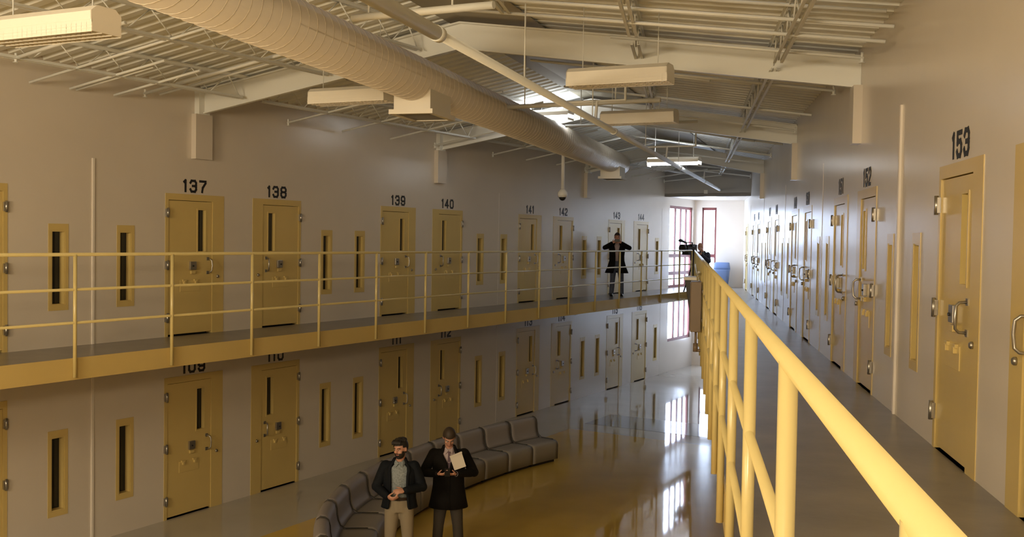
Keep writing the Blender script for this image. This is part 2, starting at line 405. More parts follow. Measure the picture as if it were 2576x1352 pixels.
for M, lst, lvl, txt in ((ML, slitsL, FU, 'upper left wall'), (ML, slitsL, 0, 'lower left wall'), (MR, slitsR, FU, 'right walkway wall')):
    for i, s in enumerate(lst):
        o = sp if first else copy_tree(sp); first = False
        o.name = 'window_%d' % wn; wn += 1; o.matrix_world = M(s, lvl+SZ0)
        tag(o, 'narrow yellow framed cell window, number %d from the near end of the %s' % (i+1, txt), 'window', 'narrow cell windows on the '+txt, 'structure')

# ------------------------------------------------------------------ stencilled numbers
DG = {'0': [[(0,.2),(0,.8),(.2,1),(.8,1),(1,.8),(1,.2),(.8,0),(.2,0),(0,.2)]],
 '1': [[(.25,.86),(.5,1),(.5,0)]],
 '2': [[(0,.78),(.2,1),(.8,1),(1,.8),(1,.6),(0,.12),(0,0),(1,0)]],
 '3': [[(0,.8),(.2,1),(.8,1),(1,.82),(1,.62),(.82,.52),(.4,.52)],[(.82,.52),(1,.42),(1,.2),(.8,0),(.2,0),(0,.2)]],
 '4': [[(.72,0),(.72,1),(0,.28),(1.05,.28)]],
 '5': [[(1,1),(.08,1),(.08,.55),(.3,.62),(.8,.62),(1,.45),(1,.2),(.8,0),(.2,0),(0,.2)]],
 '6': [[(1,.8),(.8,1),(.2,1),(0,.8),(0,.2),(.2,0),(.8,0),(1,.2),(1,.42),(.82,.56),(0,.56)]],
 '7': [[(0,1),(1,1),(1,.85),(.5,.4),(.4,0)]],
 '8': [[(.2,.53),(0,.68),(0,.82),(.2,1),(.8,1),(1,.82),(1,.68),(.8,.53),(.2,.53),(0,.4),(0,.2),(.2,0),(.8,0),(1,.2),(1,.4),(.8,.53)]],
 '9': [[(0,.2),(.2,0),(.8,0),(1,.2),(1,.8),(.8,1),(.2,1),(0,.8),(0,.58),(.2,.44),(1,.44)]]}
def number(n, M, label, group):
    b = B(); x = 0; h, w, t = .168, .115, .038
    tx = []
    for c in str(n):
        adv = .125 if c == '1' else .195
        tx.append((c, x)); x += adv
    width = x-.195+w if str(n)[-1] != '1' else x-.08
    for k, (c, x0) in enumerate(tx):
        ox = x0-(.03 if c == '1' else 0)
        for pl in DG[c]:
            P = [Vector((ox+px*w, 0, py*h)) for px, py in pl]
            for i in range(len(P)-1):
                d = (P[i+1]-P[i]).normalized()*t*.42; b.bar(P[i]-d, P[i+1]+d, t, .003+.0003*(i % 3), (0, 1, 0))
    for i in range(len(b.v)): b.v[i] = (b.v[i][0]-width/2, b.v[i][1], b.v[i][2])
    o = b.build('cell_number', BLACK, None, M); tag(o, label, 'number', group)
for n, s in doorsL.items():
    if n < 137: continue
    number(n, ML(s+.58, FU+2.245, DL-.003), 'black stencilled number %d painted above its door' % n, 'upper left cell numbers')
    number(n-28, ML(s+.58, 2.245, DL-.003), 'black stencilled number %d cut off by the walkway edge above' % (n-28), 'lower left cell numbers')
for n, s in doorsR.items():
    number(n, MR(s-.58, FU+2.245, WR-.003), 'black stencilled number %d on the right walkway wall' % n, 'right wall cell numbers')

# ------------------------------------------------------------------ walkway edges and rails
RT, RM, RLo = EYE-.2695, EYE-.688, EYE-1.086
RIMT, POSTB = EYE-1.511, EYE-1.7441
def rail(name, F, d, s0, s1, posts, label, side):
    root = empty(name, Matrix.Translation(F(s0, d, FU)), label, 'railing')
    def P(o): o.matrix_world = Matrix(); return o
    for nm, z, r in (('top_rail', RT, .021), ('middle_rail', RM, .017), ('lower_rail', RLo, .017)):
        b = B(); b.tube([F(s0, d, z), F(s1, d, z)], r, 20); P(b.build(nm, YELR, root))
    for s in posts:
        b = B(); b.tube([F(s, d, POSTB), F(s, d, RT)], .0225, 16); P(b.build('post', YELR, root))
    return root
pl = [7.7865+1.4644*i for i in range(-4, 15)]+[29.36]
rail('walkway_railing', L, DR_, 1, 29.37, pl, 'yellow pipe railing along the far left upper walkway', 1)
pr = [2.35+1.327*i for i in range(-2, 22)]+[31.40]
rail('walkway_railing', R, RR, -1.2, 31.40, pr, 'yellow pipe railing running close past the viewer on the right', -1)
def fascia(F, d, s0, s1, sgn, label):
    b = B(); q = [F(s, d+sgn*x, z) for s in (s0, s1) for x, z in ((.024, POSTB-.02), (.024, RIMT), (.034, RIMT), (.034, POSTB-.02))]
    b.add(q, [(0,1,2,3),(7,6,5,4),(0,4,5,1),(1,5,6,2),(2,6,7,3),(3,7,4,0)])
    q = [F(s, d+sgn*x, z) for s in (s0, s1) for x, z in ((.024, POSTB-.02), (.024, POSTB-.03), (.14, POSTB-.03), (.14, POSTB-.02))]
    b.add(q, [(0,1,2,3),(7,6,5,4),(0,4,5,1),(1,5,6,2),(2,6,7,3),(3,7,4,0)])
    o = b.build('walkway_edge_channel', YEL); tag(o, label, 'channel')
fascia(L, DR_, -8, 29.63, 1, 'yellow steel edge channel of the left upper walkway')
fascia(R, RR, -5, 31.42, 1, 'yellow steel edge channel of the right walkway beneath its railing')

# ------------------------------------------------------------------ roof
prof = [(0, 0), (.11, 0), (.14, .075), (.22, .075)]
b = B(); ks = []
k = -30.0
while k < 21.3:
    for o_, z_ in prof: ks.append((k+o_, z_))
    k += .25
rows = []
for kk, dz in ks:
    p, a, c = station(kk); z = zr(kk)
    rows.append([(a.x, a.y, Z_EL+dz), (p.x, p.y, z+dz), (c.x, c.y, Z_ER+dz)])
for r_ in rows: b.v += r_
for i in range(len(rows)-1):
    for j in (0, 1): b.f.append([i*3+j, i*3+j+1, i*3+j+4, i*3+j+3]); b.mi.append(0); b.sm.append(False)
b.build('ceiling', CEIL)['kind'] = 'structure'
# flat plate along the ridge
b = B()
for kk0, kk1 in ((-8, 0), (0, 6.2), (6.2, 13.0), (13.0, 20.0)):
    q = []
    for kk in (kk0, kk1):
        p, a, c = station(kk); v = p+EB*min(1.15, (c-p).length-.1)
        q += [(p.x-.25*EB.x, p.y-.25*EB.y, zr(kk)-.06), (p.x, p.y, zr(kk)-.035), (v.x, v.y, deck_z(v.x, v.y)-.02)]
    b.add(q, [(0,1,4,3),(1,2,5,4)])
b.build('trim_ridge', mat('ridge_plate_paint', (.36, .33, .25), .6))['kind'] = 'structure'

def beam(A, C, label):
    A = Vector(A); C = Vector(C); k = hit(RID0, RIDD, A, C-A); pk = ridge(k)
    tp = (Vector((pk.x, pk.y, 0))-Vector((A.x, A.y, 0))).length
    b = B(); h = .37
    PA = Vector((A.x, A.y, 6.66)); PC = Vector((C.x, C.y, 6.60)); PK = Vector((pk.x, pk.y, zr(k)-.10))
    d = Vector((C.x-A.x, C.y-A.y, 0)).normalized(); n = Vector((-d.y, d.x, 0))
    for p, q in ((PA, PK), (PK, PC)):
        for off, wd, z0, z1 in ((0, .012, -h+.015, -.015), (0, .13, -.022, 0), (0, .07, -h, -h+.018)):
            vs_ = [pp + n*sx*wd/2 + Vector((0, 0, z)) for pp in (p, q) for sx, z in ((-1, z0), (1, z0), (1, z1), (-1, z1))]
            b.add(vs_, [(3,2,1,0),(4,5,6,7),(0,1,5,4),(1,2,6,5),(2,3,7,6),(3,0,4,7)])
    b.box(-.11, .11, 0, .1, -.37, .0, Matrix.Translation(PA) @ Matrix.Rotation(pi/2-TL, 4, 'Z') @ Matrix.Translation((0, -.1, 0)))
    o = b.build('roof_beam', STEELP); tag(o, label, 'beam')
    return PA, PK, PC
BM = [(L(4.6, DL), R(5.2, WR)), (L(11.3, DL), R(12.2, WR)), (L(18.02, DL), R(19.1, WR)), (L(25.41, DL), R(27.2, WR))]
names = ['hidden', 'nearest deep cream steel roof beam, wall to wall', 'second cream steel roof beam, behind the long light fixtures', 'farthest cream steel roof beam, in front of the lit fixture']
for (a, c), nm in zip(BM[1:], names[1:]): beam(a, c, nm)
# pilaster stubs under the beam ends
for i, (a, c) in enumerate(BM[1:]):
    sl = (11.3, 18.02, 25.41)[i]; sr = (12.2, 19.1, 27.2)[i]; od = ('nearest', 'middle', 'farthest')[i]
    b = B(); b.box(-.17, .17, -.10, 0, 5.59, 6.29); o = b.build('beam_pilaster', WALL, None, ML(sl, 0)); tag(o, 'pale wall pilaster under the %s beam on the left wall' % od, 'pilaster')
    b = B(); b.box(-.13, .13, -.10, 0, 5.58, 6.25); o = b.build('beam_pilaster', WALL, None, MR(sr, 0)); tag(o, 'pale wall pilaster under the %s beam on the right wall' % od, 'pilaster')

# open web joists
def joist(P0, P1, label):
    P0 = Vector(P0); P1 = Vector(P1); d = (P1-P0); n = d.length; t = d.normalized(); sdv = Vector((t.y, -t.x, 0))
    z0, z1 = deck_z(P0.x, P0.y), deck_z(P1.x, P1.y)
    a = Vector((P0.x, P0.y, z0)); c = Vector((P1.x, P1.y, z1)); dep = .31
    root = empty('roof_joist', Matrix.Translation(a), label, 'joist', 'roof joists')
    def P(o): o.matrix_world = Matrix(); return o
    for nm, off, x0, x1 in (('top_chord', -.03, 0, n), ('bottom_chord', -.03-dep, .35, n-.12)):
        b = B()
        for sg in (-1, 1):
            p = a+(c-a)*(x0/n)+Vector((0, 0, off))+sdv*sg*.028; q = a+(c-a)*(x1/n)+Vector((0, 0, off))+sdv*sg*.028
            b.bar(p+Vector((0,0,-.018)), q+Vector((0,0,-.018)), .006, .036)
            b.bar(p+sdv*sg*.012+Vector((0, 0, 0 if nm[0] == 't' else -.036)), q+sdv*sg*.012+Vector((0, 0, 0 if nm[0] == 't' else -.036)), .032, .006)
        P(b.build(nm, STEELP, root))
    b = B(); x = .2; upw = True; prev = a+(c-a)*(x/n)+Vector((0, 0, -.05))
    while x < n-.4:
        x += .36; z = -.03-dep-.02 if upw else -.05
        cur = a+(c-a)*(min(x, n-.15)/n)+Vector((0, 0, z)); b.tube([prev, cur], .009, 6); prev = cur; upw = not upw
    P(b.build('web_rods', STEELP, root))
LS = [3.5, 11.3, 18.02, 25.41, 31.3]; RS = [3.5, 12.2, 19.1, 27.2, 32.4]
bayn = ['nearest bay', 'second bay', 'third bay', 'farthest bay']
def tooclose(p, side):   # beyond the ridge?
    k = hit(RID0, RIDD, p, EB); q = ridge(k); t = (p-q).dot(EB); return t > -.25 if side == 'L' else t < .25
for i in range(4):
    for j, off in enumerate((.93, 2.49, 4.04)):
        p0 = L(LS[i]+off*.08, DL-off); p1 = L(LS[i+1]+off*.08, DL-off)
        if tooclose(p1, 'L'): continue
        joist(p0, p1, 'open web steel joist %s the left wall, %s' % (('beside', 'second from', 'third from')[j], bayn[i]))
    for j, off in enumerate((.97, 2.6, 4.0)):
        p0 = R(RS[i]-off*.24, WR-off); p1 = R(RS[i+1]-off*.24, WR-off)
        if tooclose(p1, 'R'): continue
        joist(p0, p1, 'open web steel joist %s the right wall, %s' % (('nearest', 'second from', 'third from')[j], bayn[i]))
# sprinkler branch lines across the slope
def branch(P, Q, label, r=.02, drop=.36, head=True):
    P = Vector(P); Q = Vector(Q)
    a = Vector((P.x, P.y, deck_z(P.x, P.y)-drop)); c = Vector((Q.x, Q.y, deck_z(Q.x, Q.y)-drop))
    root = empty('sprinkler_branch', Matrix.Translation(a), label, 'pipe', 'sprinkler branches and braces')
    b = B(); b.tube([a, c], r, 10); o = b.build('pipe', STEELP, root); o.matrix_world = Matrix()
    if head:
        b = B(); t = (c-a).normalized(); e_ = a+t*.02; b.tube([e_, e_+Vector((0, 0, -.05))], .018, 8); b.tube([e_+Vector((0,0,-.05)), e_+Vector((0, 0, -.056))], .035, 10)
        b.tube([e_+Vector((0, 0, .0)), e_+Vector((0, 0, .06))], .016, 8); o = b.build('sprinkler_head', STEELP, root); o.matrix_world = Matrix()
def lft(s, o0, o1, lab, **k): P = L(s, DL-o0); branch(P, P+EB*(o1-o0), lab, **k)
def rgt(s, o0, o1, lab, **k): P = R(s, WR-o0); branch(P, P-EB*(o1-o0), lab, **k)
lv = [(7.55, .9, 2.7, 1), (8.3, .1, 3.5, 0), (8.9, .1, 1.8, 0), (9.0, .1, 1.5, 0), (9.6, .12, 1.7, 0), (10.12, .12, 3.7, 1), (10.34, .2, 3.7, 0)]
for i, (s, o0, o1, hd) in enumerate(lv): lft(s, o0, o1, 'thin cream pipe across the left roof slope, %s in the nearest bay' % ('first', 'second', 'third', 'fourth', 'fifth', 'sixth', 'seventh')[i], head=bool(hd), r=.018 if not hd else .023, drop=.36 if s < 10 else .27)
for n_, (s0, s1) in enumerate(((11.3, 18.02), (18.02, 25.41), (25.41, 31.3))):
    for f_, nm in ((.28, 'first'), (.5, 'second'), (.72, 'third'), (.95, 'fourth')): lft(s0+(s1-s0)*f_, .1, 3.4-.7*n_, 'thin cream pipe across the left roof slope, %s in the %s' % (nm, bayn[n_+1]), head=f_ in (.28, .95), r=.018)
rb = [(9.7, 5.0, .3, 0, 'first in the nearest bay'), (10.1, 5.0, .07, 0, 'second in the nearest bay'), (10.1, 5.0, .36, 0, 'third in the nearest bay'), (7.6, 5.0, .36, 0, 'cut by the top edge'), (11.3, 3.0, .30, 1, 'before the nearest beam'),
  (13.4, 4.4, .34, 1, 'first in the second bay'), (14.2, 4.4, .08, 0, 'second in the second bay'), (15.9, 4.2, .34, 0, 'third in the second bay'), (18.1, 3.9, .34, 1, 'fourth in the second bay'),
  (20.6, 3.6, .34, 0, 'first in the third bay'), (23.2, 3.4, .34, 1, 'second in the third bay'), (25.6, 3.2, .34, 0, 'third in the third bay'), (28.6, 2.8, .34, 0, 'first in the farthest bay'), (30.6, 2.4, .34, 1, 'second in the farthest bay')]
for s_, ln, dr_, hd, nm in rb: rgt(s_, .12, ln, 'thin cream pipe across the right roof slope, '+nm, head=bool(hd), drop=dr_, r=.019)

# ------------------------------------------------------------------ spiral duct
DT = radians(16.5); dd = Vector((sin(DT), cos(DT), 0)); D0 = Vector((-.82, 14.5, 6.45)); DRD = .288
def dax(t): return D0+dd*t
T0, T1 = -13, 12.9
root = empty('spiral_duct', Matrix.Translation(dax(T0)), 'large cream spiral duct hanging along the roof', 'duct')
b = B(); b.tube([dax(T0), dax(T1-.25), dax(T1-.06), dax(T1)], [DRD, DRD, DRD*.97, DRD*.88], 48); o = b.build('duct_shell', DUCTM, root); o.matrix_world = Matrix()
b = B(); sx = Vector((dd.y, -dd.x, 0)); pitch = .17; nst = 24; tt = T0; pts = []
while tt < T1-.1:
    th = 2*pi*(tt-T0)/pitch*1.0; pts.append(dax(tt)+(sx*cos(th)+Vector((0,0,1))*sin(th))*(DRD+.001)); tt += pitch/28
b.tube(pts, .0042, 4, caps=False); o = b.build('spiral_seam', mat('duct_seam', (.85, .77, .65), .3), root); o.matrix_world = Matrix()
def diffuser(t, w_, lg, label, drop=.46):
    c = dax(t); M = Matrix.Translation(Vector((c.x, c.y, 0))) @ Matrix.Rotation(-DT, 4, 'Z')
    root = empty('air_diffuser', M, label, 'vent')
    z0 = c.z-drop
    b = B(); b.box(-w_/2, w_/2, -lg/2, lg/2, z0+.06, c.z-.02); o = b.build('plenum_box', FIX, root)
    b = B(); f = .05
    b.box(-w_/2-f, w_/2+f, -lg/2-f, -lg/2+.02, z0, z0+.06); b.box(-w_/2-f, w_/2+f, lg/2-.02, lg/2+f, z0, z0+.06)
    b.box(-w_/2-f, -w_/2+.02, -lg/2, lg/2, z0, z0+.06); b.box(w_/2-.02, w_/2+f, -lg/2, lg/2, z0, z0+.06); b.build('grille_frame', FIX, root)
    b = B()
    for i in range(15):
        y = -lg/2+.04+(lg-.08)*i/14
        b.box(-w_/2+.02, w_/2-.02, y-.004, y+.004, z0+.01, z0+.045)
    b.build('louvre_blades', mat('grille_gray', (.25, .23, .2), .5), root)
    b = B(); b.box(-w_/2+.02, w_/2-.02, -lg/2+.02, lg/2-.02, z0+.05, z0+.058); b.build('grille_back', DARK, root)
diffuser(-1.35, .50, .75, 'cream box diffuser under the middle of the duct'); diffuser(11.9, .50, .75, 'cream box diffuser under the far end of the duct')

# sprinkler main
MT = radians(17.7); md = Vector((sin(MT), cos(MT), 0)); M0 = Vector((-.66, 8.4, 6.12))
Mend = Vector((6.62, 32.2, 6.10)); md = (Mend-M0).normalized()
root = empty('sprinkler_main', Matrix.Translation(M0), 'long cream sprinkler main pipe running under the ridge', 'pipe')
b = B(); b.tube([M0-md*9, M0], .062, 20); o = b.build('wide_pipe', STEELP, root); o.matrix_world = Matrix()
b = B(); b.tube([M0, Mend], .045, 18); o = b.build('narrow_pipe', STEELP, root); o.matrix_world = Matrix()
for t in (-.02, 7.5, 15.2, 20.3):
    b = B(); b.tube([M0+md*t, M0+md*(t+.09)], .068 if t < 1 else .056, 16); b.box(-.02, .02, -.09, .09, -.02, .02, Matrix.Translation(M0+md*(t+.045))); o = b.build('coupling', STEELP, root); o.matrix_world = Matrix()
for t in (-1.2, 2.6, 6, 10.5, 15):
    p = M0+md*t; b = B(); b.tube([p, Vector((p.x, p.y, deck_z(p.x, p.y)-.03))], .008, 8); o = b.build('hanger_rod', STEELP, root); o.matrix_world = Matrix()
# risers and elbows branching from the main
def armover(t, side, ln, label, up=.28, tl=1.2):
    p = M0+md*t; q = p+EB*side*.02+Vector((0, 0, up)); r_ = q+EB*side*ln; 
    rise = Vector((r_.x, r_.y, deck_z(r_.x, r_.y)-.34)); tail = r_+EB*side*tl; tail.z = deck_z(tail.x, tail.y)-.36
    b = B(); b.tube([p, q, r_, rise, tail], .024, 10); b.tube([q-EB*side*.6, q], .022, 10)
    o = b.build('sprinkler_armover', STEELP); tag(o, label, 'pipe')
armover(6.2, 1, .42, 'cream pipe armover rising from the main near the middle'); armover(13.1, 1, .6, 'cream pipe armover rising from the main in the third bay'); armover(20.2, 1, .5, 'cream pipe armover rising from the main at the far end', tl=.4)
# roof conduits
def conduit(x1, y1, z, ln, label, r=.036):
    p = Vector((x1, y1, z)); q = p-EB*ln
    root = empty('roof_conduit', Matrix.Translation(q), label, 'pipe')
    b = B(); b.tube([q, p], r, 14); o = b.build('tube', STEELP, root); o.matrix_world = Matrix()
    for f_ in (.12, .72):
        a = q+(p-q)*f_; b = B(); b.tube([a, Vector((a.x, a.y, deck_z(a.x, a.y)-.02))], .01, 8); o = b.build('hanger_rod', STEELP, root); o.matrix_world = Matrix()
conduit(-.2, 9.0, 6.50, 1.5, 'thick cream crosswise tube at the top edge of the view'); conduit(2.15, 14.85, 6.5, 2.5, 'thick cream crosswise tube behind the hanging light fixture')
conduit(3.35, 18.4, 6.62, 2.6, 'thin cream crosswise tube beyond the second beam', .026)

# ------------------------------------------------------------------ light fixtures
def fixture(x0, y0, zt, label, lit=0, ln=1.22, hang=True):
    p = Vector((x0, y0, 0))+EB*(ln/2)
    M = Matrix.Translation((p.x, p.y, zt)) @ Matrix.Rotation(atan2(EB.y, EB.x), 4, 'Z')
    root = empty('light_fixture', M, label, 'light', 'suspended fluorescent fixtures')
    h_ = ln/2
    b = B()   # housing, trapezoid section open below
    sec = [(-.15, -.12), (-.15, -.05), (-.09, 0), (.09, 0), (.15, -.05), (.15, -.12), (.14, -.12), (.14, -.055), (.085, -.012), (-.085, -.012), (-.14, -.055), (-.14, -.12)]
    n = len(sec); b.add([(-h_, y, z) for y, z in sec]+[(h_, y, z) for y, z in sec], [(i, (i+1) % n, n+(i+1) % n, n+i) for i in range(n)])
    for x in (-h_, h_-.01):
        b.box(x, x+.01, -.15, .15, -.21, -.05); b.add([(x, -.15, -.05), (x, -.09, 0), (x, .09, 0), (x, .15, -.05), (x+.01, -.15, -.05), (x+.01, -.09, 0), (x+.01, .09, 0), (x+.01, .15, -.05)], [(0,1,2,3),(7,6,5,4),(0,4,5,1),(1,5,6,2),(2,6,7,3)])
    b.build('housing', FIX, root)
    if lit: b = B(); b.box(-h_, h_, -.145, .145, -.17, -.10); b.build('lit_lens', mat('lit_lens', (1, 1, 1), .4, emit=((.93, .96, 1), 9)), root)
    b = B()
    for y in (-.148, -.05, .05, .14): b.box(-h_, h_, y, y+.006, -.215, -.115)
    for z in (-.19, -.165): b.box(-h_, h_, -.152, -.146, z, z+.005)
    nx = int(ln/.055)
    for i in range(nx+1): x = -h_+ln*i/nx; b.box(x-.002, x+.002, -.148, .148, -.21, -.14)
    if not lit: b.build('louvre', FIX, root)
    for y in () if lit else (-.09, .0, .09):
        b = B(); b.tube([(-h_+.03, y, -.085), (h_-.03, y, -.085)], .013, 10)
        b.build('tube_lamp', mat('unlit_tube', (.75, .75, .72), .3), root)
    if hang:
        for x in (-h_*.75, h_*.75):
            wp = M @ Vector((x, 0, 0)); b = B(); b.tube([(x, 0, -.01), (x, 0, deck_z(wp.x, wp.y)-zt-.02)], .006, 6); b.build('hanger_rod', STEELP, root)
fixture(-4.35, 8.52, 6.2, 'bright cream louvred fixture cut by the upper left corner')
fixture(-2.77, 13.9, 6.43, 'louvred fixture partly behind the duct')
fixture(.658, 11.94, 6.43, 'unlit louvred fixture hanging in front of the nearest beam')
fixture(1.44, 16.35, 6.5, 'smaller unlit fixture below and behind the nearer one')
fixture(3.17, 23.6, 6.37, 'lit white fluorescent fixture far under the ridge', lit=26)
fixture(.0, 20.2, 6.97, 'added lit fixture for the bright bar behind the duct', lit=26)  # added fixture, makes the bright bar and lit deck behind the duct
area('lit_fixture_uplight', (3.6, 23.4, 6.34), (3.6, 23.4, 8), 1.2, .25, 30, (.9, .95, 1))
area('lit_fixture_uplight', (.55, 19.95, 7.0), (.55, 19.9, 8), 1.2, .25, 14, (.9, .95, 1))  # added uplight brightening the deck above that fixture

# ------------------------------------------------------------------ camera pendant, dome lights, header box
root = empty('pendant_camera', Matrix.Translation((1.13, 23, 5.45)), 'white security dome camera on a white drop pole', 'camera')
b = B(); b.tube([(0, 0, .1), (0, 0, 1.75)], .04, 14); b.build('drop_pole', WHITE, root)
b = B(); b.tube([(0,0,-.06), (0,0,0), (0,0,.06), (0,0,.1), (0, 0, .13)], [.10, .115, .105, .07, .042], 20); b.build('dome_housing', WHITE, root)
b = B(); b.ell((0, 0, -.06), (.08, .08, .08)); b.build('dome_lens', BLKP, root)
for i, (s, d) in enumerate(((11.6, 10.8), (16.75, 10.8), (21.95, 10.8))):
    b = B(); b.ell((0, 0, 0), (.19, .19, .1)); o = b.build('dome_light', WHITE, None, Matrix.Translation(L(s, d, FU-.15))); tag(o, 'white dome light under the left walkway, %s from the left' % ('first', 'second', 'third')[i], 'light', 'dome lights under the walkway')
b = B(); b.box(-.06, .06, -.05, 0, -.06, .06); o = b.build('junction_box', WHITE, None, MH @ Matrix.Translation((1.45, 0, 6.04)), bevel=.01); tag(o, 'small square white box on the gray header', 'box')

# ------------------------------------------------------------------ cabinet, speaker and chain by the rail
root = empty('electrical_cabinet', MR(14.4, 0, RR-.03), 'tall beige steel cabinet fixed outside the right railing', 'cabinet')
b = B(); b.box(-.25, .25, -.14, .004, 3.16, 3.86); b.build('cabinet_body', BEIGE, root, bevel=.008)
b = B(); b.box(-.235, .235, -.148, -.14, 3.18, 3.84); b.build('cabinet_door', BEIGE, root, bevel=.004)
b = B(); b.tube([(0, -.06, 3.2), (0, -.06, 2.88)], .018, 10); b.tube([(0, -.06, 2.98), (0, -.06, 2.86)], .036, 10); b.tube([(0, -.06, 2.88), (0, .05, 2.88)], .02, 10); b.tube([(0, .05, 2.86), (0, .05, 3.2)], .014, 8); b.build('conduit_drop', BEIGE, root)
b = B(); b.box(-.2, .2, -.04, .02, 3.3, 3.34); b.box(-.2, .2, -.04, .02, 3.7, 3.74); b.build('mounting_rail', BEIGE, root)
root = empty('wall_monitor', MR(16.6, 0, RR-.05), 'black wedge shaped monitor hung outside the railing', 'monitor')
b = B(); b.add([(-.3,-.21,3.80),(.3,-.21,3.80),(.3,-.02,3.80),(-.3,-.02,3.80),(-.3,-.12,3.25),(.3,-.12,3.25),(.3,-.02,3.25),(-.3,-.02,3.25)], [(0,1,2,3),(7,6,5,4),(0,4,5,1),(1,5,6,2),(2,6,7,3),(3,7,4,0)]); b.build('monitor_case', BLKP, root, bevel=.01)
b = B(); b.box(-.31, .31, -.22, -.02, 3.80, 3.85); b.build('monitor_shelf', WHITE, root, bevel=.006)
b = B(); P0 = R(24.5, RR-.03, RT-.28); P1 = R(14.7, RR-.06, 3.98)
n_ = 46
for i in range(n_+1):
    f_ = i/n_; p = P0.lerp(P1, f_); p.z -= .10*4*f_*(1-f_); b.ell(p, (.02, .034, .02), None, 8, 6)
o = b.build('bead_chain', WHITE); tag(o, 'white bead chain sagging from the railing to the cabinet', 'chain', None, 'stuff')

# bin at the back wall
root = empty('trash_bin', MB_ @ Matrix.Translation((1.06, -.32, FU)), 'blue gray trash bin with a hooded lid at the alcove wall', 'bin')
b = B(); b.loft([((0,0,0), .21, .16, (1,0,0), (0,1,0)), ((0,0,.58), .26, .20, (1,0,0), (0,1,0)), ((0,0,.60), .275, .215, (1,0,0), (0,1,0)), ((0,0,.64), .275, .215, (1,0,0), (0,1,0))], power=.4, n=32); BINM = mat('bin_blue', (.17, .24, .42), .5); b.build('bin_body', BINM, root)
b = B(); b.loft([((0,0,.64), .28, .22, (1,0,0), (0,1,0)), ((0,0,.72), .27, .20, (1,0,0), (0,1,0)), ((0,0.03,.86), .25, .12, (1,0,0), (0,1,0)), ((0,0.04,.88), .23, .09, (1,0,0), (0,1,0))], power=.4, n=32); b.build('bin_lid', mat('bin_lid_blue', (.11, .17, .33), .5), root)

# ------------------------------------------------------------------ curved sofa of modules
SC = Vector((8.72, 12.53, 0)); RO = 11.36
def sofa_module(a0, a1, label, SC=SC, RO=RO):
    am = (a0+a1)/2; org = SC+Vector((cos(am), sin(am), 0))*(RO-.4)
    root = empty('sofa_module', Matrix.Translation(org), label, 'sofa', 'curved sofa modules')
    def sweep(name, sec, m, g=.0012, nseg=8, smooth=True):
        b = B(); n = len(sec); b.smooth = smooth
        for i in range(nseg+1):
            a = a0+g+(a1-a0-2*g)*i/nseg
            for r_, z in sec: b.v.append(tuple(SC+Vector((cos(a), sin(a), 0))*(RO-r_)+Vector((0, 0, z))-org))
        for i in range(nseg):
            for j in range(n): b.f.append([i*n+j, i*n+(j+1) % n, (i+1)*n+(j+1) % n, (i+1)*n+j]); b.mi.append(0); b.sm.append(smooth)
        b.f.append(list(range(n))); b.f.append([nseg*n+j for j in range(n)][::-1]); b.mi += [0, 0]; b.sm += [False, False]
        o = b.build(name, m, root); return o
    sweep('seat', [(.16,.06),(.16,.42),(.3,.425),(.55,.435),(.66,.43),(.71,.41),(.735,.37),(.74,.32),(.735,.07)], SOFA)
    sweep('backrest', [(0,.05),(-.02,.3),(-.03,.6),(-.025,.73),(.0,.79),(.05,.82),(.11,.81),(.155,.77),(.17,.70),(.175,.62),(.19,.54),(.22,.47),(.26,.43),(.16,.42),(.15,.05)], SOFAB, .0022)
    sweep('plinth', [(.06,0),(.06,.06),(.66,.06),(.66,0)], BLKP, .004, 4, False)
    # dark piping seam on the end of the backrest
    b = B(); a = a0+.0015
    b.tube([tuple(SC+Vector((cos(a), sin(a), 0))*(RO-r_)+Vector((0, 0, z))-org) for r_, z in [(-.0,.78),(.05,.825),(.11,.815),(.158,.775),(.176,.70),(.18,.62),(.195,.54),(.225,.475),(.30,.435),(.6,.44)]], .008, 6); b.build('piping', mat('piping_dark', (.05, .045, .04), .5), root)
A_START = atan2(20.22-12.53, .54-8.72)      # far end
stp = .0735
for i in range(12):
    a0 = A_START+stp*i
    c_, r_, b0, st_ = SC, RO, a0, stp
    if i >= 7:
        r_ = 6.8; aj = A_START+stp*7; c_ = SC+Vector((cos(aj), sin(aj), 0))*(RO-r_); st_ = stp*RO/r_; b0 = aj+st_*(i-7)
    sofa_module(b0, b0+st_, SC=c_, RO=r_, label='gray curved sofa module, %s from its far right end' % ('first','second','third','fourth','fifth','sixth','seventh','eighth','ninth','tenth','eleventh','twelfth')[i])


# ------------------------------------------------------------------ people
V3 = Vector
def solid(parts, name, m, parent, M, voxel=.012, smooth=3, dec=1.0):
    """parts: a B of closed pieces, fused into one continuous surface."""
    me = bpy.data.meshes.new(name); me.from_pydata([tuple(v) for v in parts.v], [], parts.f)
    bm = bmesh.new(); bm.from_mesh(me); bmesh.ops.recalc_face_normals(bm, faces=bm.faces); bm.to_mesh(me); bm.free()
    t = bpy.data.objects.new('tmp', me); COL.objects.link(t)
    r = t.modifiers.new('r', 'REMESH'); r.mode = 'VOXEL'; r.voxel_size = voxel; r.use_smooth_shade = True
    if smooth: sm = t.modifiers.new('s', 'SMOOTH'); sm.iterations = smooth; sm.factor = .5
    dg = bpy.context.evaluated_depsgraph_get(); me2 = bpy.data.meshes.new_from_object(t.evaluated_get(dg)); bpy.data.objects.remove(t)
    me2.name = name; me2.materials.clear(); me2.materials.append(m)
    for p in me2.polygons: p.use_smooth = True
    o = bpy.data.objects.new(name, me2); COL.objects.link(o)
    if parent: o.parent = parent
    return o
